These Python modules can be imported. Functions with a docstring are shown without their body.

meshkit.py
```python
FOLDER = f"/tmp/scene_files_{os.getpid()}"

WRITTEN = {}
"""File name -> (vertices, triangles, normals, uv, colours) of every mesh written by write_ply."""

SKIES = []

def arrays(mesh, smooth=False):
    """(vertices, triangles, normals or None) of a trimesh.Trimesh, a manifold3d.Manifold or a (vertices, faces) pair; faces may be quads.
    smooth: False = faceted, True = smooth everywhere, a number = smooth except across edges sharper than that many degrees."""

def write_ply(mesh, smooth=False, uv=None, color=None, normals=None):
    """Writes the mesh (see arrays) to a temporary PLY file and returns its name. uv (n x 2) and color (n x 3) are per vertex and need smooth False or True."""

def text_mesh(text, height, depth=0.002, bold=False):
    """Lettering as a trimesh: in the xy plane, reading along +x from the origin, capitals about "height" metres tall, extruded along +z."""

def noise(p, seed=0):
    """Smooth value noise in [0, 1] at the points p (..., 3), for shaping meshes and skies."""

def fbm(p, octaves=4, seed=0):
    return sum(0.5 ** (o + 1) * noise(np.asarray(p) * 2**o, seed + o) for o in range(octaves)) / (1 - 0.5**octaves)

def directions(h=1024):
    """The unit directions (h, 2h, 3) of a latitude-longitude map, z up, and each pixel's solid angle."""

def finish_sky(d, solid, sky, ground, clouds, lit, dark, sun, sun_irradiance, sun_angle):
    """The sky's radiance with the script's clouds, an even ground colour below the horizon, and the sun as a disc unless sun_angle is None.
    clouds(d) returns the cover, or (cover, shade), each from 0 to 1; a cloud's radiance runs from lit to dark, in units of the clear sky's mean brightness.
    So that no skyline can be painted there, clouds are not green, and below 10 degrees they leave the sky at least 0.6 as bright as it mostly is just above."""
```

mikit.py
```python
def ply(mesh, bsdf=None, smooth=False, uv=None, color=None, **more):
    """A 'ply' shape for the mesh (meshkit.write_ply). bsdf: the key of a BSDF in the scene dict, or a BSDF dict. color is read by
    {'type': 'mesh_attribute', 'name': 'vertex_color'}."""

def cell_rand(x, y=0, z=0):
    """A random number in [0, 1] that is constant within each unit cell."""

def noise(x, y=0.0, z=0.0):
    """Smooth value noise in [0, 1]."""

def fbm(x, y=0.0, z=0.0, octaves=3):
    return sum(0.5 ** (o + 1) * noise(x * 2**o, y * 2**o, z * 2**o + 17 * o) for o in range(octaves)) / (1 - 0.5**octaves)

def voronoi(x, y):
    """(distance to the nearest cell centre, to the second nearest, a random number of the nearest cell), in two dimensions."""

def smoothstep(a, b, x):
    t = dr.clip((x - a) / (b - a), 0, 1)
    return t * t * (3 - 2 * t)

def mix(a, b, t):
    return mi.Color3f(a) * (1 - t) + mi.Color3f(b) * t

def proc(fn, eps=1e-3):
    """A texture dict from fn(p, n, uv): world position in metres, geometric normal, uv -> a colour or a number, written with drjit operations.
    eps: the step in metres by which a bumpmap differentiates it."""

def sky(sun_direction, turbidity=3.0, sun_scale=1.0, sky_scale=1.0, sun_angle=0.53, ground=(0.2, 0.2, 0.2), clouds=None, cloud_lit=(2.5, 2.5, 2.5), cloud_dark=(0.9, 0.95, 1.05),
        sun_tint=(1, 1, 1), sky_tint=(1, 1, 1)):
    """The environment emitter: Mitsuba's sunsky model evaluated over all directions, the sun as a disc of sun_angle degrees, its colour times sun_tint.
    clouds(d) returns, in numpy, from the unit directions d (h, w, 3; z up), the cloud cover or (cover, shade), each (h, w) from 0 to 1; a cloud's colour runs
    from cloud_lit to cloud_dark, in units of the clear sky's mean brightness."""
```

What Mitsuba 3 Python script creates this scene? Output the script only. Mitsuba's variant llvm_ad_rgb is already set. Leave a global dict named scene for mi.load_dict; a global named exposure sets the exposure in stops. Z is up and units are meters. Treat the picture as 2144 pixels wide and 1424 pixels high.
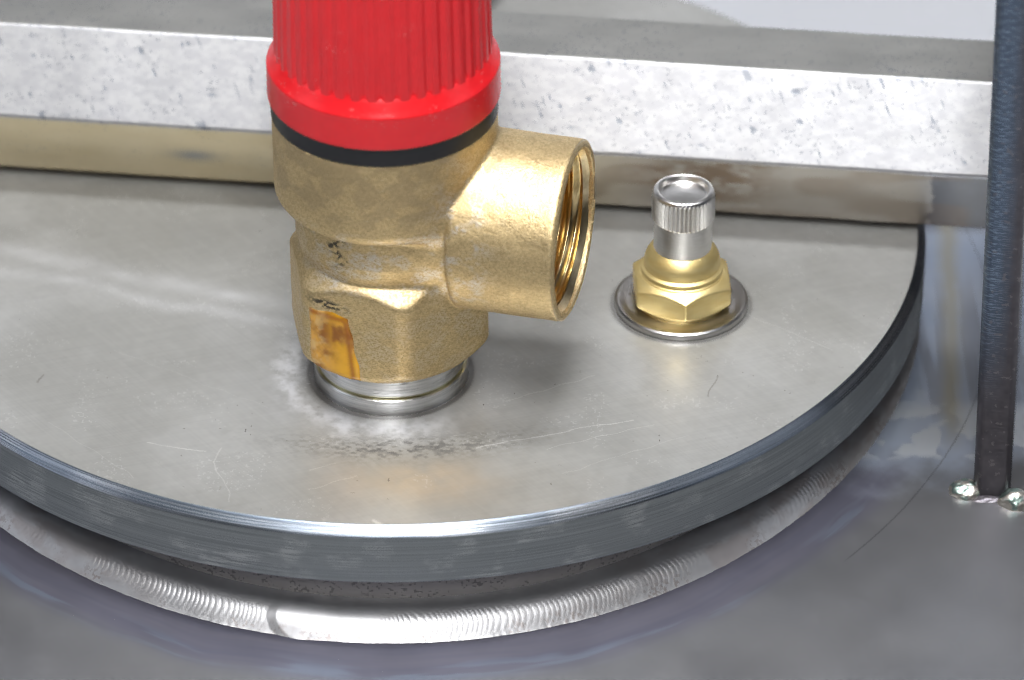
import math
import numpy as np
import trimesh
import drjit as dr
import mitsuba as mi
import mikit
from mikit import proc, noise, fbm, smoothstep, mix, ply, cell_rand
from meshkit import noise as mnoise, fbm as mfbm

T = mi.ScalarTransform4f
scene, labels = {}, {}
MM = 0.001

# ------------------------------------------------------------------ camera, lamps, exposure
exposure = -0.2
ELEV, DIST, TGT = math.radians(34.4), 872.0, np.array([21.2, -41.0, 0.0])
FW = np.array([0, math.cos(ELEV), -math.sin(ELEV)])
CAM = TGT - DIST * FW
scene['camera'] = {
    'type': 'thinlens', 'fov': 2 * math.degrees(math.atan(1072 / 10200)), 'fov_axis': 'x',
    'to_world': T().look_at(origin=list(CAM * MM), target=list(TGT * MM), up=[0, 0, 1]),
    'aperture_radius': 0.0058, 'focus_distance': float((np.array([2, -58, 14]) - CAM) @ FW) * MM,
    'near_clip': 0.01, 'far_clip': 20.0}


def lamp(key, centre, target, w, h, rgb, label, cat='softbox lamp'):
    """A rectangular lamp: an emitting diffuser in a closed housing, facing its target."""
    c, t = np.array(centre, float), np.array(target, float)
    d = (t - c) / np.linalg.norm(t - c)
    x = np.cross(d, [0, 0, 1.0] if abs(d[2]) < 0.95 else [0, 1.0, 0]); x /= np.linalg.norm(x)
    y = np.cross(d, x)
    v = [c + sx * x * w / 2 + sy * y * h / 2 for sx, sy in ((-1, -1), (1, -1), (1, 1), (-1, 1))]
    f = [[0, 1, 2], [0, 2, 3]]
    n = np.cross(v[1] - v[0], v[2] - v[0])
    if n @ d < 0:
        f = [[0, 2, 1], [0, 3, 2]]
    scene[key + '__diffuser'] = {**ply((np.array(v), np.array(f)), 'white_paint'),
                                 'emitter': {'type': 'area', 'radiance': {'type': 'rgb', 'value': list(rgb)}}}
    q = [p - d * 0.004 for p in v] + [c - d * 0.16 + (p - c) * 0.35 for p in v]
    g = [[0, 1, 5], [0, 5, 4], [1, 2, 6], [1, 6, 5], [2, 3, 7], [2, 7, 6], [3, 0, 4], [3, 4, 7], [4, 5, 6], [4, 6, 7]]
    scene[key + '__housing'] = ply((np.array(q), np.array(g)), 'black_cloth')
    labels[key] = {'label': label, 'category': cat}


def az(elev, azim, dist, c=(0.0, -0.05, 0.0)):
    """Point at elevation and azimuth (0 = towards the camera, + = right) round the valve."""
    e, a = math.radians(elev), math.radians(azim)
    return (c[0] + dist * math.cos(e) * math.sin(a), c[1] - dist * math.cos(e) * math.cos(a), c[2] + dist * math.sin(e))


VAL = (0.0, -0.05, 0.02)
lamp('key_softbox', az(64, -6, 1.05), VAL, 0.42, 0.30, (29, 29, 29.5), 'large white softbox hanging above and in front of the valve')
lamp('camera_flash', az(41, 2, 1.0), VAL, 0.22, 0.16, (26, 26, 26.6), 'small flash lamp just above the camera', 'flash lamp')
lamp('ceiling_panel', (0.05, -0.10, 1.35), (0.05, -0.02, 0), 0.5, 0.16, (72, 73, 76), 'long ceiling light panel over the vessel', 'ceiling light')
lamp('added_softbox', az(28, -78, 1.5), VAL, 0.7, 0.9, (0.7, 0.78, 0.95), 'added unseen cool fill softbox left of the vessel')  # added fill lamp, stands in for dim ambient light
lamp('added_softbox_001', az(28, 80, 1.5), VAL, 0.7, 0.9, (0.3, 0.34, 0.42), 'added unseen cool fill softbox right of the vessel')  # second added fill lamp, weaker, for the right side

# ------------------------------------------------------------------ materials
C3 = mi.Color3f


def xyz(p):
    return p.x * 1000.0, p.y * 1000.0, p.z * 1000.0


def gauss(d2, s):
    return dr.exp(-d2 / (2 * s * s))


def mat(key, color, rough, metallic=1.0, bump=None, bscale=1.0, eps=5e-5, **more):
    d = {'type': 'principled', 'metallic': metallic,
         'base_color': proc(color, eps) if callable(color) else {'type': 'rgb', 'value': list(color)},
         'roughness': proc(rough, eps) if callable(rough) else float(rough), **more}
    if bump is not None:
        d = {'type': 'bumpmap', 'tex': proc(bump, eps), 'scale': float(bscale), 'b': d}
    scene[key] = {'type': 'twosided', 'b': d}


scene['white_paint'] = {'type': 'twosided', 'b': {'type': 'diffuse', 'reflectance': {'type': 'rgb', 'value': [0.8, 0.8, 0.8]}}}
scene['black_cloth'] = {'type': 'twosided', 'b': {'type': 'diffuse', 'reflectance': {'type': 'rgb', 'value': [0.03, 0.03, 0.03]}}}


def table_col(p, n, uv):
    x, y, z = xyz(p)
    return mix((0.78, 0.79, 0.81), (0.72, 0.73, 0.76), fbm(x / 90, y / 90, z / 90))


mat('white_table', table_col, 0.5, 0.0)


# lid: turned and wiped steel plate
def lid_marks(x, y):
    """dust, soot and tint marks of the plate's face, with painted contact shade (boss centre at 0, -51)"""
    dx, dy = x + 0.2, y + 50.9
    r = dr.sqrt(dx * dx + dy * dy)
    a = dr.atan2(dy, dx)
    wob = fbm(x / 4, y / 4, 3.0, 4)
    ring = gauss(dr.square(r - 18.0 - 3 * (wob - .5)), 2.2) * smoothstep(-0.2, 0.75, -dr.sin(a + 0.75)) * smoothstep(.15, .80, fbm(x / 1.6, y / 1.6, 9.0, 4))
    ring2 = gauss(dr.square(r - 19.5 - 4 * (wob - .5)), 3.4) * smoothstep(-0.3, 0.8, -dr.sin(a - 0.1))
    soot = gauss(dr.square((dx - 3) / 17) + dr.square((dy + 23.5 - 0.006 * dx * dx) / 3.0), 0.8) * smoothstep(.28, .80, fbm(x / 0.9, y / 0.6, 5.0, 4))
    close = gauss(dr.square(r - 14.5), 1.4) * (0.5 + 0.5 * smoothstep(-.6, .8, -dr.cos(a - .2)))  # contact shade at the boss foot, put into the colour
    tint = gauss(dr.square((x - 6) / 11) + dr.square((y + 84) / 6), 0.75) * (.5 + fbm(x / 3, y / 3, 1.0))
    # two pale wiped streaks that run in from the left to the valve
    s1 = gauss(dr.square(y + 12 + 0.36 * (x + 71) + 5 * (fbm(x / 14, 2.0, 1.0) - .5)), 1.7) + 0.8 * gauss(dr.square(y + 19.5 + 0.30 * (x + 71) + 4 * (fbm(x / 11, 7.0, 1.0) - .5)), 1.3)
    streak = s1 * smoothstep(-12, -26, x) * (.35 + .9 * fbm(x / 5, y / 3, 2.0))
    return ring, ring2, soot, close, tint, streak


SCRATCH = [(-42, -72.7, -32, -75.1, .13, .6), (-29, -74.4, -30.2, -78, .12, .45), (-30.2, -78, -26.7, -89.8, .12, .35), (15, -73.9, 42, -65.5, .16, .6), (27, -74.4, 46, -67, .10, .4),
           (-14, -86.3, -5.4, -82.2, .10, .35), (-9.5, -78.6, -13.5, -80.8, .14, .35), (57.5, -52.7, 55.6, -58.4, .16, -.6), (-2.2, -95.6, 0.4, -98.0, .35, .9), (-62, -52, -62.4, -54.5, .2, -.7),
           (20, -60, 36, -52, .12, .35), (30, -82, 52, -70, .08, .3), (-60, -66, -44, -83, .07, .3), (60, -30, 78, -44, .10, .3), (-50, -44, -22, -62, .07, .25)]


def scratches(x, y):
    """the plate's few single scratches: pale ones, and dark ones (negative)"""
    out = mi.Float(0)
    wx = x + 0.9 * (noise(x / 3, y / 3, 2.0) - .5)
    wy = y + 0.9 * (noise(x / 3, y / 3, 8.0) - .5)
    for ax, ay, bx, by, w, k in SCRATCH:
        l2 = (bx - ax) ** 2 + (by - ay) ** 2
        t = dr.clip(((wx - ax) * (bx - ax) + (wy - ay) * (by - ay)) / l2, 0, 1)
        d = dr.square(wx - ax - t * (bx - ax)) + dr.square(wy - ay - t * (by - ay))
        out += k * gauss(d, 0.65 * w)
    return out


def lid_col(p, n, uv):
    x, y, z = xyz(p)
    ring, ring2, soot, close, tint, streak = lid_marks(x, y)
    big = fbm(x / 26, y / 26, 0.0, 4)
    fine = fbm(x / 1.3, y / 1.3, 4.0, 4)
    c = mix((0.30, 0.297, 0.275), (0.36, 0.358, 0.338), smoothstep(.3, .7, big))
    lines = 0.5 * noise((x + .3 * y) / 18, (y - .3 * x) * 3.3, 1.0) + 0.5 * noise((y - .8 * x) / 15, (x + .8 * y) * 2.9, 5.0)
    c = c * (0.93 + 0.10 * fine) * (0.945 + 0.11 * lines)
    c = mix(c, (0.60, 0.43, 0.24), 0.32 * dr.clip(tint, 0, 1))
    cloud = smoothstep(.52, .74, fbm(x / 9 + 3, y / 9, 8.0, 5))
    c = mix(c, (0.44, 0.44, 0.42), 0.16 * cloud)
    c = mix(c, (0.80, 0.80, 0.82), dr.clip(0.5 * ring + 0.12 * ring2 + 0.19 * streak, 0, 1))
    contact_shade = gauss(dr.square(dr.sqrt(dr.square(x + .2) + dr.square(y + 50.9)) - 14.2), 0.45) + 0.8 * gauss(dr.square(dr.sqrt(dr.square(x - 51.8) + dr.square(y + 29.4)) - 12.5), 0.35)  # narrow contact shade painted round the socket and washer feet
    c = mix(c, (0.10, 0.095, 0.09), dr.clip(0.85 * soot + 0.5 * close + 0.8 * contact_shade, 0, .92))
    specks = smoothstep(.76, .88, noise(x * 2.6, y * 2.6, 3.0)) * smoothstep(.6, .75, noise(x / 6, y / 6, 13.0))
    c = mix(c, (0.70, 0.70, 0.69), 0.14 * specks)
    sc = scratches(x, y) * (.5 + .8 * fine)
    c = mix(c, (0.86, 0.85, 0.82), dr.clip(.40 * sc, 0, 1))
    c = mix(c, (0.16, 0.15, 0.14), dr.clip(-sc, 0, 1))
    dots = smoothstep(.965, .98, noise(x / 0.9 + 9, y / 0.9, 7.0)) * smoothstep(.5, .7, noise(x / 12, y / 12, 17.0))
    return mix(c, (0.12, 0.11, 0.1), 0.8 * dots)


def lid_rough(p, n, uv):
    x, y, z = xyz(p)
    return 0.25 + 0.12 * fbm(x / 7, y / 7, 1.0, 3)


def lid_bump(p, n, uv):
    x, y, z = xyz(p)
    return noise(x / 0.35, y / 0.8) * 0.8 + noise(x / 3, y / 3, 2.0) * 2.0


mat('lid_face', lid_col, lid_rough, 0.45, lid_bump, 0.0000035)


def turned(x, y, z):
    a = dr.atan2(y, x) * 98
    return 0.55 * noise(a / 26, z * 7.5, 2.0) + 0.3 * noise(a / 12, z * 19, 5.0) + 0.15 * noise(a / 40, z * 2.5, 9.0)


def rim_col(p, n, uv):
    x, y, z = xyz(p)
    a = dr.atan2(y, x) * 98
    g = turned(x, y, z)
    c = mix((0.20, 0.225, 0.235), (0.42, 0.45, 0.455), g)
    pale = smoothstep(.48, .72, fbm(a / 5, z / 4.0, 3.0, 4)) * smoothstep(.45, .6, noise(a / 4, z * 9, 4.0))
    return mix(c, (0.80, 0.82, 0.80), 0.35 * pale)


def rim_rough(p, n, uv):
    x, y, z = xyz(p)
    return 0.46 + 0.16 * turned(x, y, z)


def rim_bump(p, n, uv):
    x, y, z = xyz(p)
    return turned(x, y, z)


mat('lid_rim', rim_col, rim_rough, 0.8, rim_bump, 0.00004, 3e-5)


def bevel_col(p, n, uv):
    x, y, z = xyz(p)
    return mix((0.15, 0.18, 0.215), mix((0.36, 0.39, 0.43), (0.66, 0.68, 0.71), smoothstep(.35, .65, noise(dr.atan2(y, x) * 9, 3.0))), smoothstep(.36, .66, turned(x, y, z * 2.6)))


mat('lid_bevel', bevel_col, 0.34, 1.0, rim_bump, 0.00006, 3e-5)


# plain bright steel of the welded socket
def socket_col(p, n, uv):
    x, y, z = xyz(p)
    a = dr.atan2(y + 50.9, x) * 13
    g = 0.6 * noise(a / 9, z * 5, 1.0) + 0.4 * noise(a / 2.5, z * 2.2, 3.0)
    c = mix((0.50, 0.51, 0.51), (0.80, 0.80, 0.79), g)
    line = gauss(dr.square(z - 3.25), 0.13)
    c = mix(c, (0.50, 0.46, 0.20), 0.8 * line)
    grime = smoothstep(.55, .75, fbm(a / 2, z / .8, 6.0, 4)) * smoothstep(3.4, 6.5, z)
    return mix(c, (0.2, 0.2, 0.19), 0.65 * grime)


def socket_bump(p, n, uv):
    x, y, z = xyz(p)
    return noise(dr.atan2(y + 50.9, x) * 4, z * 6, 1.0) + fbm(x / .6, y / .6, z / .6)


mat('socket_steel', socket_col, 0.3, 1.0, socket_bump, 0.00003)


# sand-cast brass
def grain(x, y, z):
    return 0.65 * noise(x / 0.21, y / 0.21, z / 0.21) + 0.35 * noise(x / 0.45 + 7, y / 0.45, z / 0.45)


def brass_col(p, n, uv):
    x, y, z = xyz(p)
    g = grain(x, y, z)
    f = fbm(x / 5, y / 5, z / 5, 3)
    c = mix((0.58, 0.425, 0.205), (0.82, 0.63, 0.335), smoothstep(.2, .8, g))
    c = c * (0.90 + 0.20 * f)
    spark = smoothstep(.80, .92, noise(x / 0.24 + 3, y / 0.24, z / 0.24 + 5))  # grain glints painted into the base colour
    c = mix(c, (0.98, 0.86, 0.55), 0.6 * spark)
    # grey casting dust: in the waist and the saddle of the outlet
    d = smoothstep(.40, .62, fbm(x / 2.6 + 1, y / 2.6, z / 2.6, 3))
    waist = smoothstep(25, 28, z) * smoothstep(42, 39, z) * smoothstep(18, 13, x) * smoothstep(-19, -8, x)
    saddle = gauss(dr.square(x - 12.0) + dr.square((z - 42) * .32), 3.3)
    low = 0.30 * smoothstep(26, 20, z)
    dust = d * dr.clip(waist + saddle + low, 0, 1) * smoothstep(.30, .7, g)
    c = mix(c, (0.74, 0.72, 0.68), 0.75 * dust)
    brown = dr.clip(0.35 + smoothstep(.42, .7, fbm(x / 3.3 + 9, y / 3.3, z / 3.3, 3)), 0, 1) * smoothstep(40, 45, z) * smoothstep(16, 11, x)
    c = mix(c, (0.40, 0.30, 0.17), 0.5 * brown)
    # black ink / soot flecks
    ink = gauss(dr.square((x + 8.6 + .9 * dr.sin(z * 1.3)) / 1.0) + dr.square((z - 34.6) / 3.2), 0.62)
    ink2 = gauss(dr.square((x + 10.6) / 2.6) + dr.square((z - 23.6 + .12 * (x + 10.6)) / 0.7), 0.75)
    k = dr.clip(1.6 * (ink + ink2), 0, 1) * smoothstep(-40, -60, y) * smoothstep(.38, .58, noise(x / .5, y / .5, z / .5 + 2))
    return mix(c, (0.05, 0.05, 0.05), 0.9 * k)


def brass_rough(p, n, uv):
    x, y, z = xyz(p)
    return 0.42 + 0.12 * noise(x / 2.2, y / 2.2, z / 2.2)


def brass_bump(p, n, uv):
    x, y, z = xyz(p)
    return grain(x, y, z)


mat('cast_brass', brass_col, brass_rough, 0.88, brass_bump, 0.00006, 4e-5)


def cut_brass(p, n, uv):
    x, y, z = xyz(p)
    return mix((0.86, 0.62, 0.27), (0.97, 0.78, 0.42), noise(x / 1.7, y / 1.7, z / .8))


mat('cut_brass', cut_brass, 0.25, 1.0)


def lip_col(p, n, uv):
    x, y, z = xyz(p)
    return mix((0.62, 0.48, 0.26), (0.86, 0.72, 0.46), fbm(x / .8, y / .8, z / .8))


mat('lip_brass', lip_col, 0.3, 1.0)


def nut_col(p, n, uv):
    x, y, z = xyz(p)
    return mix((0.86, 0.64, 0.24), (0.97, 0.79, 0.38), fbm(x / 2.5, y / 2.5, z / 0.8))


mat('nut_brass', nut_col, 0.42, 0.88)


def red_col(p, n, uv):
    x, y, z = xyz(p)
    c = mix((0.60, 0.010, 0.015), (0.66, 0.016, 0.02), fbm(x / 6, y / 6, z / 6))
    dust = smoothstep(.72, .9, noise(x / .5, y / .5, z / .5)) * smoothstep(.5, .8, fbm(x / 4 + 2, y / 4, z / 4))
    return mix(c, (0.75, 0.45, 0.42), 0.25 * dust)


def red_rough(p, n, uv):
    x, y, z = xyz(p)
    return 0.22 + 0.12 * fbm(x / 3, y / 3, z / 3)


def red_bump(p, n, uv):
    x, y, z = xyz(p)
    return fbm(x / 1.6, y / 1.6, z / 3.0)


mat('red_plastic', red_col, red_rough, 0.0, red_bump, 0.00004, 1e-4, specular=0.5)
mat('black_rubber', (0.008, 0.008, 0.009), 0.35, 0.0, specular=0.5)


def varnish_col(p, n, uv):
    x, y, z = xyz(p)
    f = fbm(x / 2.6, y / 2.6, z / 3.4, 4)
    c = mix((0.27, 0.095, 0.01), (0.62, 0.32, 0.05), smoothstep(.3, .65, f))
    thick = smoothstep(-11.5, -8.0, x + .10 * (z - 15)) * smoothstep(.3, .5, fbm(x / 3, y / 3, z / 6 + 3))
    c = mix(c, (0.78, 0.40, 0.015), 0.75 * thick)
    c = mix(c, (0.30, 0.085, 0.004), 0.75 * dr.clip(gauss(dr.square(x + 6.9 + .10 * (z - 15)), 0.35) + gauss(dr.square(z - 21.2 + .13 * (x + 10)), 0.4), 0, 1))
    pale = smoothstep(-9.5, -13, x) * smoothstep(.45, .65, fbm(x / 1.2, y / 1.2, z / 1.6, 4))
    return mix(c, (0.62, 0.46, 0.22), 0.5 * pale)


def varnish_bump(p, n, uv):
    x, y, z = xyz(p)
    return fbm(x / 0.8, y / 0.8, z / 0.9, 3)


mat('amber_varnish', varnish_col, 0.22, 0.15, varnish_bump, 0.00012, 5e-5, clearcoat=1.0, clearcoat_gloss=0.95)


def nickel_col(p, n, uv):
    x, y, z = xyz(p)
    return mix((0.80, 0.78, 0.74), (0.90, 0.88, 0.85), noise(x, y, z * 3))


mat('nickel', nickel_col, 0.32, 1.0)
mat('washer_steel', (0.52, 0.51, 0.50), 0.28, 1.0)


# clamp bar: blasted / galvanised hexagonal bar
def bar_pits(x, y, z):
    u = math.cos(0.117) * x - math.sin(0.117) * y
    lean = u + 0.5 * z
    m = smoothstep(.42, .64, fbm(u / 7, z / 4, 3.0, 3))
    near_edge = smoothstep(21.0, 23.5, z)
    big = smoothstep(.76, .92, noise(lean / 0.7, z / 1.5, y / 3)) * dr.clip(m + .8 * near_edge, 0, 1)
    small = smoothstep(.68, .84, noise(u / 0.45 + 4, z / 0.5, y / .6)) * (.3 + .7 * m)
    return big, small


def bar_col(p, n, uv):
    x, y, z = xyz(p)
    big, small = bar_pits(x, y, z)
    c = mix((0.325, 0.325, 0.33), (0.375, 0.375, 0.372), smoothstep(.3, .7, fbm(x / 1.6, y / 1.6, z / 1.1, 4)))
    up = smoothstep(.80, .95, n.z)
    top = mix((0.25, 0.25, 0.235), (0.36, 0.355, 0.33), fbm(x / 12, y / 5, 2.0, 3))  # upward face greyer, its shade put into the colour
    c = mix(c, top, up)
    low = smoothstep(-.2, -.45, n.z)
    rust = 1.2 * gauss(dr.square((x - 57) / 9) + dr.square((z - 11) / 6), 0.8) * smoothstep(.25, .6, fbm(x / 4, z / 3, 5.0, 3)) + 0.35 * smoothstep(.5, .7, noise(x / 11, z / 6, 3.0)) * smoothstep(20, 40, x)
    tan = mix((0.45, 0.375, 0.23), (0.52, 0.455, 0.32), fbm(x / 12, z / 4, 9.0, 3))  # lid's warm reflection painted into the lower face
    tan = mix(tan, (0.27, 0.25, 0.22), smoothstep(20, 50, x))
    tan = mix(tan, (0.085, 0.085, 0.085), smoothstep(97.5, 98.5, x + 1.5 * (noise(z, y) - .5)))  # painted dark past the lid's edge, where its reflection ends
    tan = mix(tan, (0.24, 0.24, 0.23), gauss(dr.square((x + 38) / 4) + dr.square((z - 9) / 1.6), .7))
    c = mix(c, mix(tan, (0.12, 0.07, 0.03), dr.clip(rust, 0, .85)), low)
    c = mix(c, (0.09, 0.11, 0.14), 0.6 * big * (1 - .6 * up) * (1 - low))
    return mix(c, (0.14, 0.15, 0.17), 0.5 * small * (1 - .7 * low))


def bar_rough(p, n, uv):
    x, y, z = xyz(p)
    return 0.40 + 0.12 * fbm(x / 5, y / 5, z / 5) + 0.0 * n.z


def bar_bump(p, n, uv):
    x, y, z = xyz(p)
    big, small = bar_pits(x, y, z)
    return noise(x / .8, y / .5, z / .5) - 0.8 * big - .5 * small


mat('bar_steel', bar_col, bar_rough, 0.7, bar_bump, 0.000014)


# vessel sheet with heat tints round the weld
def tank_col(p, n, uv):
    x, y, z = xyz(p)
    r0 = dr.sqrt(x * x + y * y)
    r = r0 + 2.4 * (fbm(x / 16, y / 16, 1.0, 3) - .5)
    a = dr.atan2(y, x) * 100
    f = fbm(x / 14, y / 14, 2.0, 3)
    c = mix((0.205, 0.207, 0.218), (0.265, 0.263, 0.265), f)
    blue = smoothstep(109.5, 104.0, r)
    c = mix(c, mix((0.165, 0.165, 0.22), (0.22, 0.21, 0.255), fbm(a / 22, r / 1.4, 4.0, 3)), 0.9 * blue)
    sky = gauss(dr.square(r - 105.0), 1.3) * smoothstep(.45, .7, fbm(a / 14, r / 1.5, 8.0, 3))
    c = mix(c, (0.26, 0.31, 0.39), 0.5 * sky)
    # blue-white heat tint plus painted wall and post reflections, between neck and post
    w = 7.0 * (fbm(x / 6, y / 6, 3.0, 4) - .5)
    back = smoothstep(-60, -46.0, y + 1.3 * w - .012 * dr.square(x - 90)) * smoothstep(70, 80, x) * smoothstep(26, 20, y)  # pale wall reflection put into the sheet's colour
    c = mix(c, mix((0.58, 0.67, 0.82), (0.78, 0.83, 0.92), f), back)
    streak = smoothstep(.50, .64, fbm(x / 2.2, y / 30, 6.0, 3)) * smoothstep(-42, -30, y + w)  # dark upright reflections painted as streaks
    c = mix(c, (0.24, 0.21, 0.19), 0.35 * streak * back * smoothstep(12, -8, y))
    tint_reflect = smoothstep(.42, .56, fbm(x / 4, y / 4, 9.0, 3)) * smoothstep(-51, -48, y) * smoothstep(-30, -37, y + w) * smoothstep(76, 84, x)  # blue-white heat tint with the wall's reflection painted in
    c = mix(c, (0.92, 0.96, 1.0), 0.95 * tint_reflect)
    straw = gauss(dr.square(x - 103.5 - .06 * y + .2 * w), 1.3) * smoothstep(-50, -36, y)  # yellowish strip, the post's reflection put into the colour
    c = mix(c, (0.62, 0.57, 0.42), 0.7 * straw)
    line = gauss(dr.square(r0 - 110.5 - .4 * noise(a / 9)), 0.10) * smoothstep(.35, .5, noise(a / 30, 2.0)) * smoothstep(55, 70, x)
    return mix(c, (0.05, 0.05, 0.055), 0.4 * line)


def tank_rough(p, n, uv):
    x, y, z = xyz(p)
    near = smoothstep(-56, -40, y) * smoothstep(70, 80, x)
    return 0.40 + 0.05 * fbm(x / 8, y / 8, 5.0) - 0.06 * near


def tank_bump(p, n, uv):
    x, y, z = xyz(p)
    return noise(x / 14, y / 14, 1.0) * 6 + noise(x / .5, y / .5, 3.0) * 0.15


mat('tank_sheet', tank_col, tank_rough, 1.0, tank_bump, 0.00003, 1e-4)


def neck_col(p, n, uv):
    x, y, z = xyz(p)
    a = dr.atan2(y, x) * 90
    pits = smoothstep(.62, .80, noise(a * 2.6, z * 2.6, 1.0)) * smoothstep(.3, .55, noise(a / 2.5, z / 1.5, 4.0))
    c = mix((0.60, 0.57, 0.55), (0.70, 0.67, 0.64), fbm(a / 4, z, 3.0))
    return mix(c, (0.05, 0.045, 0.045), 0.45 * pits)


def neck_bump(p, n, uv):
    x, y, z = xyz(p)
    return -smoothstep(.5, .85, noise(dr.atan2(y, x) * 90 * 2.6, z * 2.6, 1.0))


mat('neck_metal', neck_col, 0.5, 0.7, neck_bump, 0.00008, 4e-5)


def weld_col(p, n, uv):
    x, y, z = xyz(p)
    r = dr.sqrt(x * x + y * y)
    a = dr.atan2(y, x) * 95
    c = mix((0.30, 0.298, 0.30), (0.40, 0.398, 0.40), fbm(a / 3, r / 2, 2.0))
    patchy = smoothstep(.50, .68, fbm(a / 7, 3.0, 1.0, 3)) * smoothstep(94.8, 97.2, r)
    soot = patchy * smoothstep(.52, .66, fbm(a / .45, r / .35, 4.0, 3))
    c = mix(c, (0.17, 0.125, 0.105), 0.5 * soot)
    return mix(c, (0.27, 0.235, 0.22), 0.6 * smoothstep(20, 70, dr.abs(x + 2)) * smoothstep(.35, .7, fbm(a / 4, r / 2, 7.0)))


mat('weld_metal', weld_col, 0.38, 0.72)


def post_col(p, n, uv):
    x, y, z = xyz(p)
    c = mix((0.060, 0.056, 0.064), (0.115, 0.105, 0.112), fbm(x / 1.5, y / 1.5, z / 2.2, 4))
    streak = noise(x * 1.2, y, z * 5)
    blue = smoothstep(108.5, 104.5, x + 1.2 * (streak - .5) + 1.5 * (fbm(x, y, z / 9) - .5)) * smoothstep(-5, 25, z)  # bluish towards the upper left
    c = mix(c, mix((0.09, 0.13, 0.19), (0.24, 0.32, 0.42), smoothstep(.4, .9, streak)), 0.8 * blue)
    return mix(c, (0.24, 0.22, 0.22), 0.4 * smoothstep(.68, .74, fbm(x / .9, y / .9, z / .9 + 4, 3)))


def post_bump(p, n, uv):
    x, y, z = xyz(p)
    return fbm(x / .5, y / .5, z / .5, 3) + noise(x / 2, y, z * 5)


mat('mill_scale', post_col, 0.36, 0.75, post_bump, 0.00005)


def spot_col(p, n, uv):
    x, y, z = xyz(p)
    return mix((0.70, 0.66, 0.58), (0.35, 0.45, 0.40), smoothstep(.45, .6, noise(x / 1.2, y / 1.2, z / 1.2)))


mat('weld_spot_metal', spot_col, 0.4, 1.0)
mat('grey_enamel', (0.30, 0.31, 0.32), 0.45, 0.0)


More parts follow.
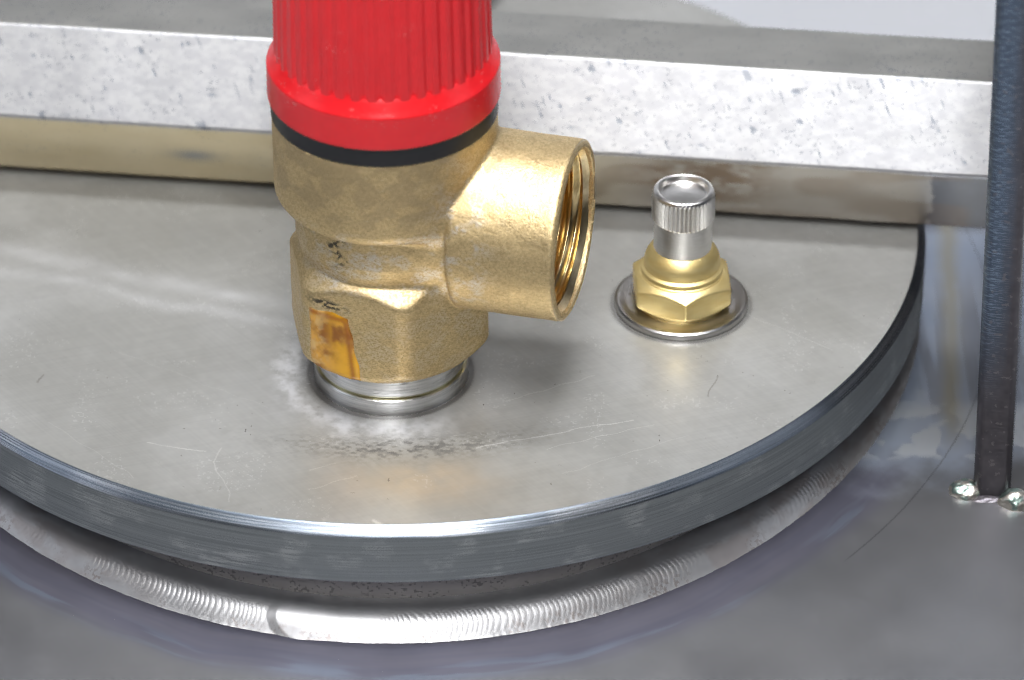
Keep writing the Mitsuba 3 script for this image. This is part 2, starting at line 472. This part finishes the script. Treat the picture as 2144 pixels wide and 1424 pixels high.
# ------------------------------------------------------------------ mesh helpers
def put(key, mesh, bsdf, smooth=30, M=None):
    """One scene entry from a mesh in millimetres (optionally moved by the 4x4 M)."""
    v, f = (mesh.vertices, mesh.faces) if isinstance(mesh, trimesh.Trimesh) else mesh
    v, f = np.asarray(v, float), np.asarray(f)
    if f.shape[1] == 4:
        f = np.vstack([f[:, [0, 1, 2]], f[:, [0, 2, 3]]])
    if M is not None:
        v = v @ M[:3, :3].T + M[:3, 3]
    scene[key] = ply(trimesh.Trimesh(v * MM, f, process=False), bsdf, smooth=smooth)


def tag(key, label, cat=None, group=None, kind=None):
    labels[key] = {'label': label}
    for k, x in (('category', cat), ('group', group), ('kind', kind)):
        if x:
            labels[key][k] = x


def grid(P, close_u=False):
    """Quads of a grid of points P (nu, nv, 3)."""
    nu, nv = P.shape[:2]
    i, j = np.meshgrid(np.arange(nu if close_u else nu - 1), np.arange(nv - 1), indexing='ij')
    i2 = (i + 1) % nu
    f = np.stack([i * nv + j, i2 * nv + j, i2 * nv + j + 1, i * nv + j + 1], -1).reshape(-1, 4)
    return P.reshape(-1, 3), np.vstack([f[:, [0, 1, 2]], f[:, [0, 2, 3]]])


def lathe(prof, n=128, axis=(0, 0)):
    """Surface of revolution about z of the (r, z) profile, listed upwards on the outside."""
    prof = np.asarray(prof, float)
    a = np.linspace(0, 2 * np.pi, n, endpoint=False)
    P = np.stack([prof[None, :, 0] * np.cos(a)[:, None] + axis[0], prof[None, :, 0] * np.sin(a)[:, None] + axis[1],
                  np.repeat(prof[None, :, 1], n, 0)], -1)
    return grid(P, True)


def arc(c, r, a0, a1, n=6):
    t = np.radians(np.linspace(a0, a1, n))
    return [(c[0] + r * math.cos(x), c[1] + r * math.sin(x)) for x in t]


def move(x, y, z, rz=0, ry=0):
    M = np.eye(4)
    c, s = math.cos(rz), math.sin(rz)
    M[:3, :3] = np.array([[c, -s, 0], [s, c, 0], [0, 0, 1]])
    c, s = math.cos(ry), math.sin(ry)
    M[:3, :3] = np.array([[c, 0, s], [0, 1, 0], [-s, 0, c]]) @ M[:3, :3]
    M[:3, 3] = x, y, z
    return M


def surface_net(fn, lo, hi, h):
    """Isosurface of fn(x, y, z) (negative inside) by naive surface nets, vertices then pulled onto the surface."""
    lo, hi = np.array(lo, float), np.array(hi, float)
    n = np.ceil((hi - lo) / h).astype(int) + 1
    ax = [lo[k] + h * np.arange(n[k]) for k in range(3)]
    X, Y, Z = np.meshgrid(*ax, indexing='ij')
    D = fn(X, Y, Z)
    S = D < 0
    m = n - 1
    acc, cnt = np.zeros((*m, 3)), np.zeros(m)
    corners = [(a, b, c) for a in (0, 1) for b in (0, 1) for c in (0, 1)]

    def at(A, c):
        return A[c[0]:c[0] + m[0], c[1]:c[1] + m[1], c[2]:c[2] + m[2]]

    for c in corners:
        for k in range(3):
            if c[k] == 0:
                e = tuple(c[q] + (q == k) for q in range(3))
                d0, d1 = at(D, c), at(D, e)
                cross = (d0 < 0) != (d1 < 0)
                t = np.where(cross, d0 / np.where(cross, d0 - d1, 1), 0)
                for q in range(3):
                    acc[..., q] += np.where(cross, c[q] + (t if q == k else 0), 0)
                cnt += cross
    used = cnt > 0
    idx = np.full(m, -1)
    idx[used] = np.arange(used.sum())
    I = np.argwhere(used)
    V = lo + h * (I + acc[used] / cnt[used][:, None])
    faces = []
    for k in range(3):
        e = tuple(int(q == k) for q in range(3))
        s0 = S[:n[0] - e[0], :n[1] - e[1], :n[2] - e[2]]
        s1 = S[e[0]:, e[1]:, e[2]:]
        E = np.argwhere(s0 != s1)
        a, b = [(1, 2), (2, 0), (0, 1)][k]
        ok = (E[:, a] > 0) & (E[:, b] > 0) & (E[:, a] < m[a]) & (E[:, b] < m[b])
        E = E[ok]
        da, db = np.eye(3, dtype=int)[a], np.eye(3, dtype=int)[b]
        q = np.stack([idx[tuple((E - x).T)] for x in (da + db, db, 0 * da, da)], 1)
        flip = ~s0[tuple(E.T)]
        q[flip] = q[flip][:, ::-1]
        faces.append(q)
    F = np.vstack(faces)
    for _ in range(3):
        x, y, z = V.T
        d = fn(x, y, z)
        w = 0.02
        g = np.stack([fn(x + w, y, z) - fn(x - w, y, z), fn(x, y + w, z) - fn(x, y - w, z), fn(x, y, z + w) - fn(x, y, z - w)], 1) / (2 * w)
        V = V - np.clip(d / np.maximum((g ** 2).sum(1), 0.2), -h, h)[:, None] * g
    return V, np.vstack([F[:, [0, 1, 2]], F[:, [0, 2, 3]]])


def smin(a, b, k):
    t = np.clip(0.5 + 0.5 * (b - a) / k, 0, 1)
    return b * (1 - t) + a * t - k * t * (1 - t)


def smax(a, b, k):
    return -smin(-a, -b, k)


# ------------------------------------------------------------------ setting: table and wall
v = np.array([[-2500, -1500, -420], [2500, -1500, -420], [2500, 1250, -420], [-2500, 1250, -420]], float)
put('table_top', (v, np.array([[0, 1, 2], [0, 2, 3]])), 'white_table', False)
tag('table_top', 'white table top that the vessel stands on', kind='structure')
v = np.array([[-2500, 1256, -420], [2500, 1256, -420], [2500, 1256, 1120], [-2500, 1256, 1120]], float)
put('wall', (v, np.array([[0, 1, 2], [0, 2, 3]])), 'white_table', False)
tag('wall', 'plain white wall far behind the vessel', kind='structure')

# ------------------------------------------------------------------ pressure vessel
YAW, Z0, RT = 0.0416, -17.8, 707.0


def tank_z(x, y):
    yy = -math.sin(YAW) * x + math.cos(YAW) * y
    return Z0 - RT + np.sqrt(RT ** 2 - yy ** 2)


RIM, OFF = 138.0, -35.0        # the shell's rounded edge; the neck sits off its centre
rr = np.linspace(0, 1, 60) ** 1.2
aa = np.linspace(0, 2 * np.pi, 360, endpoint=False)
px_, py_ = 91 * np.cos(aa), 91 * np.sin(aa)
qx, qy = RIM * np.cos(aa), OFF + RIM * np.sin(aa)
X = px_[:, None] + (qx - px_)[:, None] * rr
Y = py_[:, None] + (qy - py_)[:, None] * rr
P = np.stack([X, Y, tank_z(X, Y)], -1)
kn = np.radians(np.linspace(8, 90, 12))
zr = tank_z(qx, qy)
K = np.stack([np.stack([(RIM + 16 * np.sin(t)) * np.cos(aa), OFF + (RIM + 16 * np.sin(t)) * np.sin(aa), zr - 16 * (1 - np.cos(t))], -1) for t in kn], 1)
W = np.stack([np.stack([(RIM + 16) * np.cos(aa), OFF + (RIM + 16) * np.sin(aa), 0 * aa + z], -1) for z in (-120, -419)], 1)
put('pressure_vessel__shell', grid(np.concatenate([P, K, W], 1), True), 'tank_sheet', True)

RN = 90.6
A, Zq = np.meshgrid(np.linspace(0, 2 * np.pi, 400, endpoint=False), np.linspace(-44, -11.9, 10), indexing='ij')
put('pressure_vessel__neck', grid(np.stack([RN * np.cos(A), RN * np.sin(A), Zq], -1), True), 'neck_metal', True)
labels['pressure_vessel__neck'] = {'label': 'dark pitted neck ring under the lid'}

# weld bead: the fillet between neck and shell with its ripples; one start-stop crater
NU, NV = 5200, 30
a = np.linspace(0, 2 * np.pi, NU, endpoint=False)
t = np.linspace(0, 1, NV)
A, Tt = np.meshgrid(a, t, indexing='ij')
edge = 0.15 * (mnoise(np.stack([40 * np.cos(a), 40 * np.sin(a), 0 * a], -1), 3) - .5) + 0.12 * (mnoise(np.stack([150 * np.cos(a), 150 * np.sin(a), 0 * a], -1), 5) - .5)
r0, r1 = RN - 0.2, 98.0 + edge[:, None] * Tt ** 8
zo = tank_z(98 * np.cos(A), 98 * np.sin(A))
zi = zo + 4.55
bul = np.sin(np.pi * Tt)
Rw = r0 + (r1 - r0) * Tt + 0.35 * bul ** 1.5
Zw = zi + (zo - 0.25 - zi) * (0.85 * Tt + 0.15 * Tt ** 2) + 0.45 * bul ** 1.5
s = A * 96.0
AC = math.radians(-90 - 8.2)
sc = (A - (AC % (2 * math.pi))) * 96.0
jit = 1.5 * (mnoise(np.stack([s / 5, 0 * s, 0 * s], -1), 8) - .5)
lag = 13.0 * (Tt - 0.62) ** 2
ph = (s + lag + jit) / 0.98
ampn = 0.5 + 0.9 * mnoise(np.stack([s / 7, 0 * s + 4, 0 * s], -1), 6)
rip = 0.5 + 0.5 * np.cos(2 * np.pi * ph + 0.5 * np.sin(2 * np.pi * ph))
env = np.clip((Tt - 0.14) / 0.2, 0, 1) * np.clip((0.98 - Tt) / 0.18, 0, 1)
ce = 1.3 - np.sqrt((sc / np.where(sc > 0, 4.4, 6.0)) ** 2 + ((Tt - .55) / .46) ** 2)
cr = np.where(sc > 0, np.clip(ce / 0.6, 0, 1) ** 1.2, np.clip(ce / 0.28, 0, 1))
h = -0.030 * rip * env * ampn * (1 - cr) + 0.20 * cr * (1 - 0.35 * np.clip(1 - np.sqrt(((sc - 2) / 4.5) ** 2 + ((Tt - .5) / .4) ** 2), 0, 1))
Rw = Rw + h * 0.5
Zw = Zw + h * 0.83
put('pressure_vessel__weld_bead', grid(np.stack([Rw * np.cos(A), Rw * np.sin(A), Zw], -1), True), 'weld_metal', True)
labels['pressure_vessel__weld_bead'] = {'label': 'bright rippled weld bead round the neck'}

# upright post welded to the shell on the right
PA = math.radians(6.9)
outline = []
for cx, cy, a0 in ((6.6 - 1.2, 1.2, -90), (6.6 - 1.2, 92 - 1.2, 0), (1.8, 92 - 1.8, 90), (1.8, 1.8, 180)):
    rad = 1.2 if cx > 3 else 1.8
    outline += arc((cx, cy), rad, a0, a0 + 90, 7)
outline = np.array(outline)
lv = np.linspace(-26, 130, 40)
Q = np.stack([np.stack([outline[:, 0], outline[:, 1], 0 * outline[:, 0] + z], -1) for z in lv], 1)
c, s_ = math.cos(-PA), math.sin(-PA)
Q = np.stack([c * Q[..., 0] - s_ * Q[..., 1] + 103.3, s_ * Q[..., 0] + c * Q[..., 1] - 60.0, Q[..., 2]], -1)
Q[..., 0] -= (Q[..., 2] + 20) * 0.016
put('pressure_vessel__post', grid(Q, True), 'mill_scale', 40)
labels['pressure_vessel__post'] = {'label': 'dark upright post with mill scale, bluish on the upper left'}


def blob(c, r, seed):
    m = trimesh.creation.icosphere(subdivisions=4, radius=1.0)
    v = m.vertices * (1 + 0.4 * (mfbm(m.vertices * 1.4 + seed, 3) - .5)[:, None])
    return trimesh.Trimesh(v * np.array(r) + np.array(c), m.faces, process=False)


put('pressure_vessel__post__weld_fillet', blob((106.4, -60.2, -21.6), (4.6, 1.9, 1.3), 5), 'mill_scale', True)
put('pressure_vessel__post__weld_spot', blob((102.1, -58.6, -20.8), (3.1, 2.4, 2.3), 3), 'weld_spot_metal', True)
put('pressure_vessel__post__weld_spot_001', blob((110.7, -61.6, -21.2), (3.0, 2.4, 2.9), 9), 'weld_spot_metal', True)
tag('pressure_vessel', 'dark steel vessel with welded neck below the round lid', 'pressure vessel')

# ------------------------------------------------------------------ lid with its welded socket
RL = 98.0
TH = 11.4
top = [(0.001, 0.0)] + [(r, 0.0) for r in np.linspace(12, RL - 1.6, 18)]
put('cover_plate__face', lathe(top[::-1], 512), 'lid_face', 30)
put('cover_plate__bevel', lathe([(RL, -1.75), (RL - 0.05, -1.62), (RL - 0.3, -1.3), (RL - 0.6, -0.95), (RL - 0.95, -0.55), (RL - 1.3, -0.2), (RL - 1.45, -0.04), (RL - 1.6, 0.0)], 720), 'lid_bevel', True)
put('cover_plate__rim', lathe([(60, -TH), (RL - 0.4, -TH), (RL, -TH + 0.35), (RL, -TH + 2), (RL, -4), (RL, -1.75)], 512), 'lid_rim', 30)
BX, BY = -0.2, -50.9
put('cover_plate__socket', lathe([(13.9, -0.5), (13.7, 0.15), (13.65, 2.9), (13.4, 3.15), (13.05, 3.2), (13.0, 3.45), (13.1, 3.7), (13.1, 8.4), (12.7, 9.4), (8, 9.4)], 160, (BX, BY)), 'socket_steel', 30)
labels['cover_plate__socket'] = {'label': 'short round steel socket under the brass valve'}
tag('cover_plate', 'round grey steel lid plate with scratched face and turned rim', 'cover plate')

# ------------------------------------------------------------------ clamp bar
S = 17.45
ROLL = math.radians(5.0)
BYAW = -0.117
cr_ = 1.0
hexa = []
for k in range(6):
    a0 = math.radians(60 * k)
    cc = ((S - cr_ / math.cos(math.radians(30))) * math.cos(a0), (S - cr_ / math.cos(math.radians(30))) * math.sin(a0))
    hexa += arc(cc, cr_, 60 * k - 30, 60 * k + 30, 5)
hexa = np.array(hexa)
cR, sR = math.cos(ROLL), math.sin(ROLL)
hexa = np.stack([cR * hexa[:, 0] - sR * hexa[:, 1] * -1, sR * -1 * hexa[:, 0] + cR * hexa[:, 1]], 1)
BAR_Z = 0.15 - hexa[:, 1].min()
BAR_Y = 15.7
us = np.linspace(-150, 111.0, 260)
Q = np.stack([np.stack([0 * hexa[:, 0] + u, hexa[:, 0], hexa[:, 1]], -1) for u in us], 1)
nz = mfbm(Q / np.array([9, 5, 5.]) + 40, 4)[..., None] - .5
Q = Q * np.array([1, 1, 1.]) + nz * 0.35 * (Q * [0, 1, 1]) / S
c, s_ = math.cos(BYAW), math.sin(BYAW)
Q = np.stack([c * Q[..., 0] - s_ * Q[..., 1], s_ * Q[..., 0] + c * Q[..., 1] + BAR_Y, Q[..., 2] + BAR_Z], -1)
vb, fb = grid(Q, True)
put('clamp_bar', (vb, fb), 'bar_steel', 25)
tag('clamp_bar', 'pale pitted hexagonal steel bar lying across the lid behind the valve', 'bar')

# ------------------------------------------------------------------ safety valve
VM = move(BX, BY, 0, 0, math.radians(-0.4))
HEXR = math.radians(10)      # turn of the hexagon
OA = math.radians(-14.5)     # turn of the outlet
OZ, OL, OR_ = 35.1, 33.3, 15.9


def body_sdf(x, y, z):
    r = np.sqrt(x * x + y * y)
    # upper drum with rounded foot
    q1, q2 = r - 19.4 + 2.7, np.abs(z - 46.8) - 8.6 + 2.7
    q2t = np.where(z > 46.8, z - 55.2, q2)
    drum = np.where(z > 46.8, np.maximum(r - 19.4, z - 55.2), np.minimum(np.maximum(q1, q2), 0) + np.hypot(np.maximum(q1, 0), np.maximum(q2, 0)) - 2.7)
    neck = np.maximum(r - (14.9 + 1.1 * np.clip((z - 27.2) / 4.5, 0, 1)), np.maximum(14 - z, z - 46))
    # hexagon with rounded corners, coned above and below
    ang = np.arctan2(y, x) - HEXR - math.pi / 2
    hx = None
    for k in range(6):
        t = HEXR - math.pi / 2 + math.pi / 6 + k * math.pi / 3
        d = x * math.cos(t) + y * math.sin(t) - 16.4
        hx = d if hx is None else smax(hx, d, 2.0)
    hx = smax(hx, r - 18.5, 0.9)
    hx = smax(hx, (z - 28.2) * 0.74 + (r - 14.9) * 0.67, 0.6)
    hx = smax(hx, (8.2 - z) * 0.72 + (r - 15.6) * 0.69, 0.7)
    hx = smax(hx, 8.2 - z, 0.5)
    b = smin(neck, hx, 0.5)
    b = smin(b, drum, 0.9)
    # outlet
    u = x * math.cos(OA) + y * math.sin(OA)
    w = -x * math.sin(OA) + y * math.cos(OA)
    ro = np.hypot(w, z - OZ)
    boss = np.maximum(ro - 13.5, np.maximum(-u, u - 20))
    q1, q2 = ro - OR_ + 1.0, np.abs(u - 24.0) - 9.6 + 1.0
    col = np.minimum(np.maximum(q1, q2), 0) + np.hypot(np.maximum(q1, 0), np.maximum(q2, 0)) - 1.0
    b = smin(b, boss, 3.5)
    b = smin(b, col, 0.8)
    bore = np.maximum(ro - 14.35, 16.2 - u)
    return np.maximum(b, -bore)


V, F = surface_net(body_sdf, (-21, -24, 8), (36, 22, 58.5), 0.42)
nn = trimesh.Trimesh(V, F, process=False).vertex_normals
V = V + nn * (0.05 * (mfbm(V / 1.3, 2, 4) - .5) + 0.25 * (mfbm(V / 7.0, 2, 7) - .5))[:, None]
put('safety_valve__body', (V, F), 'cast_brass', 35, VM)
labels['safety_valve__body'] = {'label': 'rough cast brass valve body with side outlet and hexagon foot'}

# threaded bore of the outlet
OM = np.eye(4)
OM[:3, 0] = (0, 0, 1)
OM[:3, 1] = (-math.sin(OA), math.cos(OA), 0)
OM[:3, 2] = (math.cos(OA), math.sin(OA), 0)
OM[:3, 3] = (0, 0, OZ)
if np.linalg.det(OM[:3, :3]) < 0:
    OM[:3, 1] *= -1
nz_, na_ = 230, 180
zz = np.linspace(16.4, OL - 1.7, nz_)
an = np.linspace(0, 2 * np.pi, na_, endpoint=False)
A, Zq = np.meshgrid(an, zz, indexing='ij')
fr = np.mod(Zq / 2.9 - A / (2 * np.pi), 1)
tri = np.abs(fr - .5) * 2
prof = 0.5 - 0.5 * np.cos(np.pi * np.clip((tri - .08) / .84, 0, 1))
Rq = 13.05 + 0.95 * prof
Rq = np.where(Zq < 18, 12.9, Rq)
put('safety_valve__thread', grid(np.stack([Rq * np.cos(A), Rq * np.sin(A), Zq], -1)[:, ::-1], True), 'cut_brass', 50, VM @ OM)
labels['safety_valve__thread'] = {'label': 'shiny cut thread inside the outlet'}
put('safety_valve__outlet_lip', lathe([(13.7, OL - 1.75), (14.1, OL - 1.2), (14.5, OL - .35), (14.7, OL + .04), (15.35, OL + .05), (15.8, OL - .12)][::1], 180), 'lip_brass', 25, VM @ OM)
put('safety_valve__seat', lathe([(13.2, 16.5), (10.0, 16.4), (9.4, 15.5), (0.01, 15.0)], 90), 'cut_brass', 30, VM @ OM)

put('safety_valve__sealing_ring', lathe([(17, 55.0), (19.3, 55.05), (19.5, 55.25), (19.5, 58.4), (19.3, 58.8), (17, 58.8)], 160), 'black_rubber', 30, VM)
labels['safety_valve__sealing_ring'] = {'label': 'black ring under the red cap'}
sk = [(18, 58.6), (19.5, 58.62)] + arc((19.6, 59.0), .38, -80, 0, 4) + [(19.93, 62)] + arc((19.93 - .9, 64.6), .9, 2, 38, 5) + [(19.2, 66.1), (18.75, 67.1), (18.2, 68.1), (17.3, 69.2)]
put('safety_valve__cap_skirt', lathe(sk, 200), 'red_plastic', 30, VM)
# fluted grip of the cap
NF = 42
na_ = NF * 14
an = np.linspace(0, 2 * np.pi, na_, endpoint=False)
zz = np.concatenate([np.linspace(66.4, 70.5, 18), np.linspace(71, 97, 24)])
A, Zq = np.meshgrid(an, zz, indexing='ij')
c_ = 0.5 + 0.5 * np.cos(NF * A)
groove = np.clip((0.62 - c_) / 0.62, 0, 1) ** 0.8
depth = 0.40 * np.clip((Zq - 67.0) / 1.4, 0, 1) ** 0.7
Rq = 18.6 - (Zq - 68) * 0.022 - depth * groove
dome = [np.stack([(r * np.cos(an)), (r * np.sin(an)), 0 * an + z], -1) for r, z in ((17.2, 98.3), (16.2, 98.8), (8, 99.0), (0.01, 99.0))]
P = np.concatenate([np.stack([Rq * np.cos(A), Rq * np.sin(A), Zq], -1), np.stack(dome, 1)], 1)
put('safety_valve__cap_grip', grid(P, True), 'red_plastic', 40, VM)
labels['safety_valve__cap_grip'] = {'label': 'red fluted plastic grip of the cap'}

# amber locking varnish, a thin film on the left front flat of the hexagon
ft = HEXR - math.pi / 2 - math.pi / 6
e1 = np.array([-math.sin(ft), math.cos(ft), 0]); e3 = np.array([math.cos(ft), math.sin(ft), 0])
gu, gv = 46, 66
U, Vv = np.meshgrid(np.linspace(-1, 1, gu), np.linspace(-1, 1, gv), indexing='ij')
zc = 15.5 + 6.7 * Vv
left = -8.6 + 0.10 * np.sin(zc * .8)
right = 0.1 - 0.16 * (zc - 15) + 0.14 * np.sin(zc * 1.1 + 1)
su = left + (right - left) * (U + 1) / 2
zc = zc + 0.25 * np.sin(su * 1.1) - 0.10 * (su + 3) * (Vv < 0) * -Vv - 0.11 * (su + 4) * np.clip(Vv, 0, 1)
film = 0.46 * np.clip((1 - np.abs(U) ** 5) * (1 - np.abs(Vv) ** 8), 0, 1) ** 0.5 * (0.75 + 0.6 * (mfbm(np.stack([su / 2.5, zc / 2.5, 0 * su], -1), 3, 3) - .3) + 0.35 * np.clip(U, 0, 1) ** 3)
zc = np.maximum(zc, 8.8)
P = e1 * su[..., None] + np.array([0, 0, 1.0]) * zc[..., None]
base = np.empty(su.shape)
d = np.full(su.shape, 12.0)
for _ in range(60):                       # march each point out to the skin of the body
    q = P + e3 * d[..., None]
    d = np.clip(d - body_sdf(q[..., 0], q[..., 1], q[..., 2]) * 0.8, 8, 20)
P = P + e3 * (d + film - 0.12)[..., None]
put('safety_valve__varnish_mark', grid(P), 'amber_varnish', True, VM)
labels['safety_valve__varnish_mark'] = {'label': 'amber varnish mark on the left flat of the hexagon'}
tag('safety_valve', 'brass safety valve with red fluted cap standing on the lid', 'safety valve')

# ------------------------------------------------------------------ inflation valve
IX, IY = 51.8, -29.4
IM = move(IX, IY, 0)
put('inflation_valve__washer', lathe([(11.9, 0.0), (12.1, .25), (12.15, .7), (12.0, 1.15), (11.6, 1.35), (11.0, 1.3), (10.4, 1.1), (9.6, 1.0), (6, 1.0)], 128), 'washer_steel', 30, IM)
labels['inflation_valve__washer'] = {'label': 'round steel washer under the brass nut'}


def nut_sdf(x, y, z):
    r = np.hypot(x, y)
    hx = None
    for k in range(6):
        t = math.radians(3) - math.pi / 2 + math.pi / 6 + k * math.pi / 3
        d = x * math.cos(t) + y * math.sin(t) - 8.5
        hx = d if hx is None else np.maximum(hx, d)
    hx = smax(hx, (z - 7.3) * 0.86 + (r - 7.5) * 0.51, 0.3)
    hx = smax(hx, (2.1 - z) * 0.85 + (r - 8.6) * 0.5, 0.2)
    return np.maximum(hx, np.maximum(1.6 - z, z - 7.3))


V, F = surface_net(nut_sdf, (-10.5, -10.5, 0.8), (10.5, 10.5, 8.8), 0.22)
put('inflation_valve__nut', (V, F), 'nut_brass', 22, IM)
col = [(8.0, 1.0), (7.4, 7.0), (7.45, 7.5), (7.2, 7.65), (7.15, 7.9), (7.35, 8.05), (7.3, 8.5), (7.05, 8.62), (6.75, 8.85), (6.8, 9.0), (6.85, 9.6), (6.75, 10.4), (6.5, 11.1), (6.1, 11.8), (5.65, 12.35), (5.3, 12.65), (4.6, 12.8)]
put('inflation_valve__stem_collar', lathe(col, 128), 'nut_brass', 20, IM)
put('inflation_valve__cap', lathe([(4.2, 12.5), (5.15, 12.55), (5.25, 12.8), (5.25, 18.8), (5.1, 19.1)], 128), 'nickel', 30, IM)
NK = 44
an = np.linspace(0, 2 * np.pi, NK * 8, endpoint=False)
lev = [(5.2, 18.5, 0), (5.45, 18.75, .3), (5.68, 19.1, 1), (5.68, 21, 1), (5.68, 22.8, 1), (5.66, 23.6, 1), (5.5, 24.15, .2), (5.3, 24.5, 0), (5.0, 24.68, 0), (4.75, 24.72, 0), (4.5, 24.6, 0),
       (4.3, 24.2, 0), (4.1, 23.75, 0), (3.8, 23.6, 0), (3.2, 23.68, 0), (2.3, 23.85, 0), (1.2, 23.97, 0), (0.01, 24.0, 0)]
kn_ = np.abs(np.mod(an * NK / (2 * np.pi), 1) - .5) * 2
P = np.stack([np.stack([(r - 0.34 * w * kn_) * np.cos(an), (r - 0.34 * w * kn_) * np.sin(an), 0 * an + z], -1) for r, z, w in lev], 1)
put('inflation_valve__cap_knurl', grid(P, True), 'nickel', 16, IM)
labels['inflation_valve__cap_knurl'] = {'label': 'knurled nickel dust cap with dished top'}
tag('inflation_valve', 'small inflation valve with knurled nickel cap on a brass nut', 'inflation valve')

# ------------------------------------------------------------------ dark blurred thing behind the bar
m = trimesh.creation.capsule(height=56, radius=8, count=[48, 48])
m.apply_transform(trimesh.transformations.rotation_matrix(math.radians(90), [0, 1, 0]))
put('rubber_grip', (m.vertices + [-16, 80.5, 8.1], m.faces), 'black_rubber', True)
tag('rubber_grip', 'black rounded grip lying on the lid behind the bar, half hidden by the red cap', 'grip')
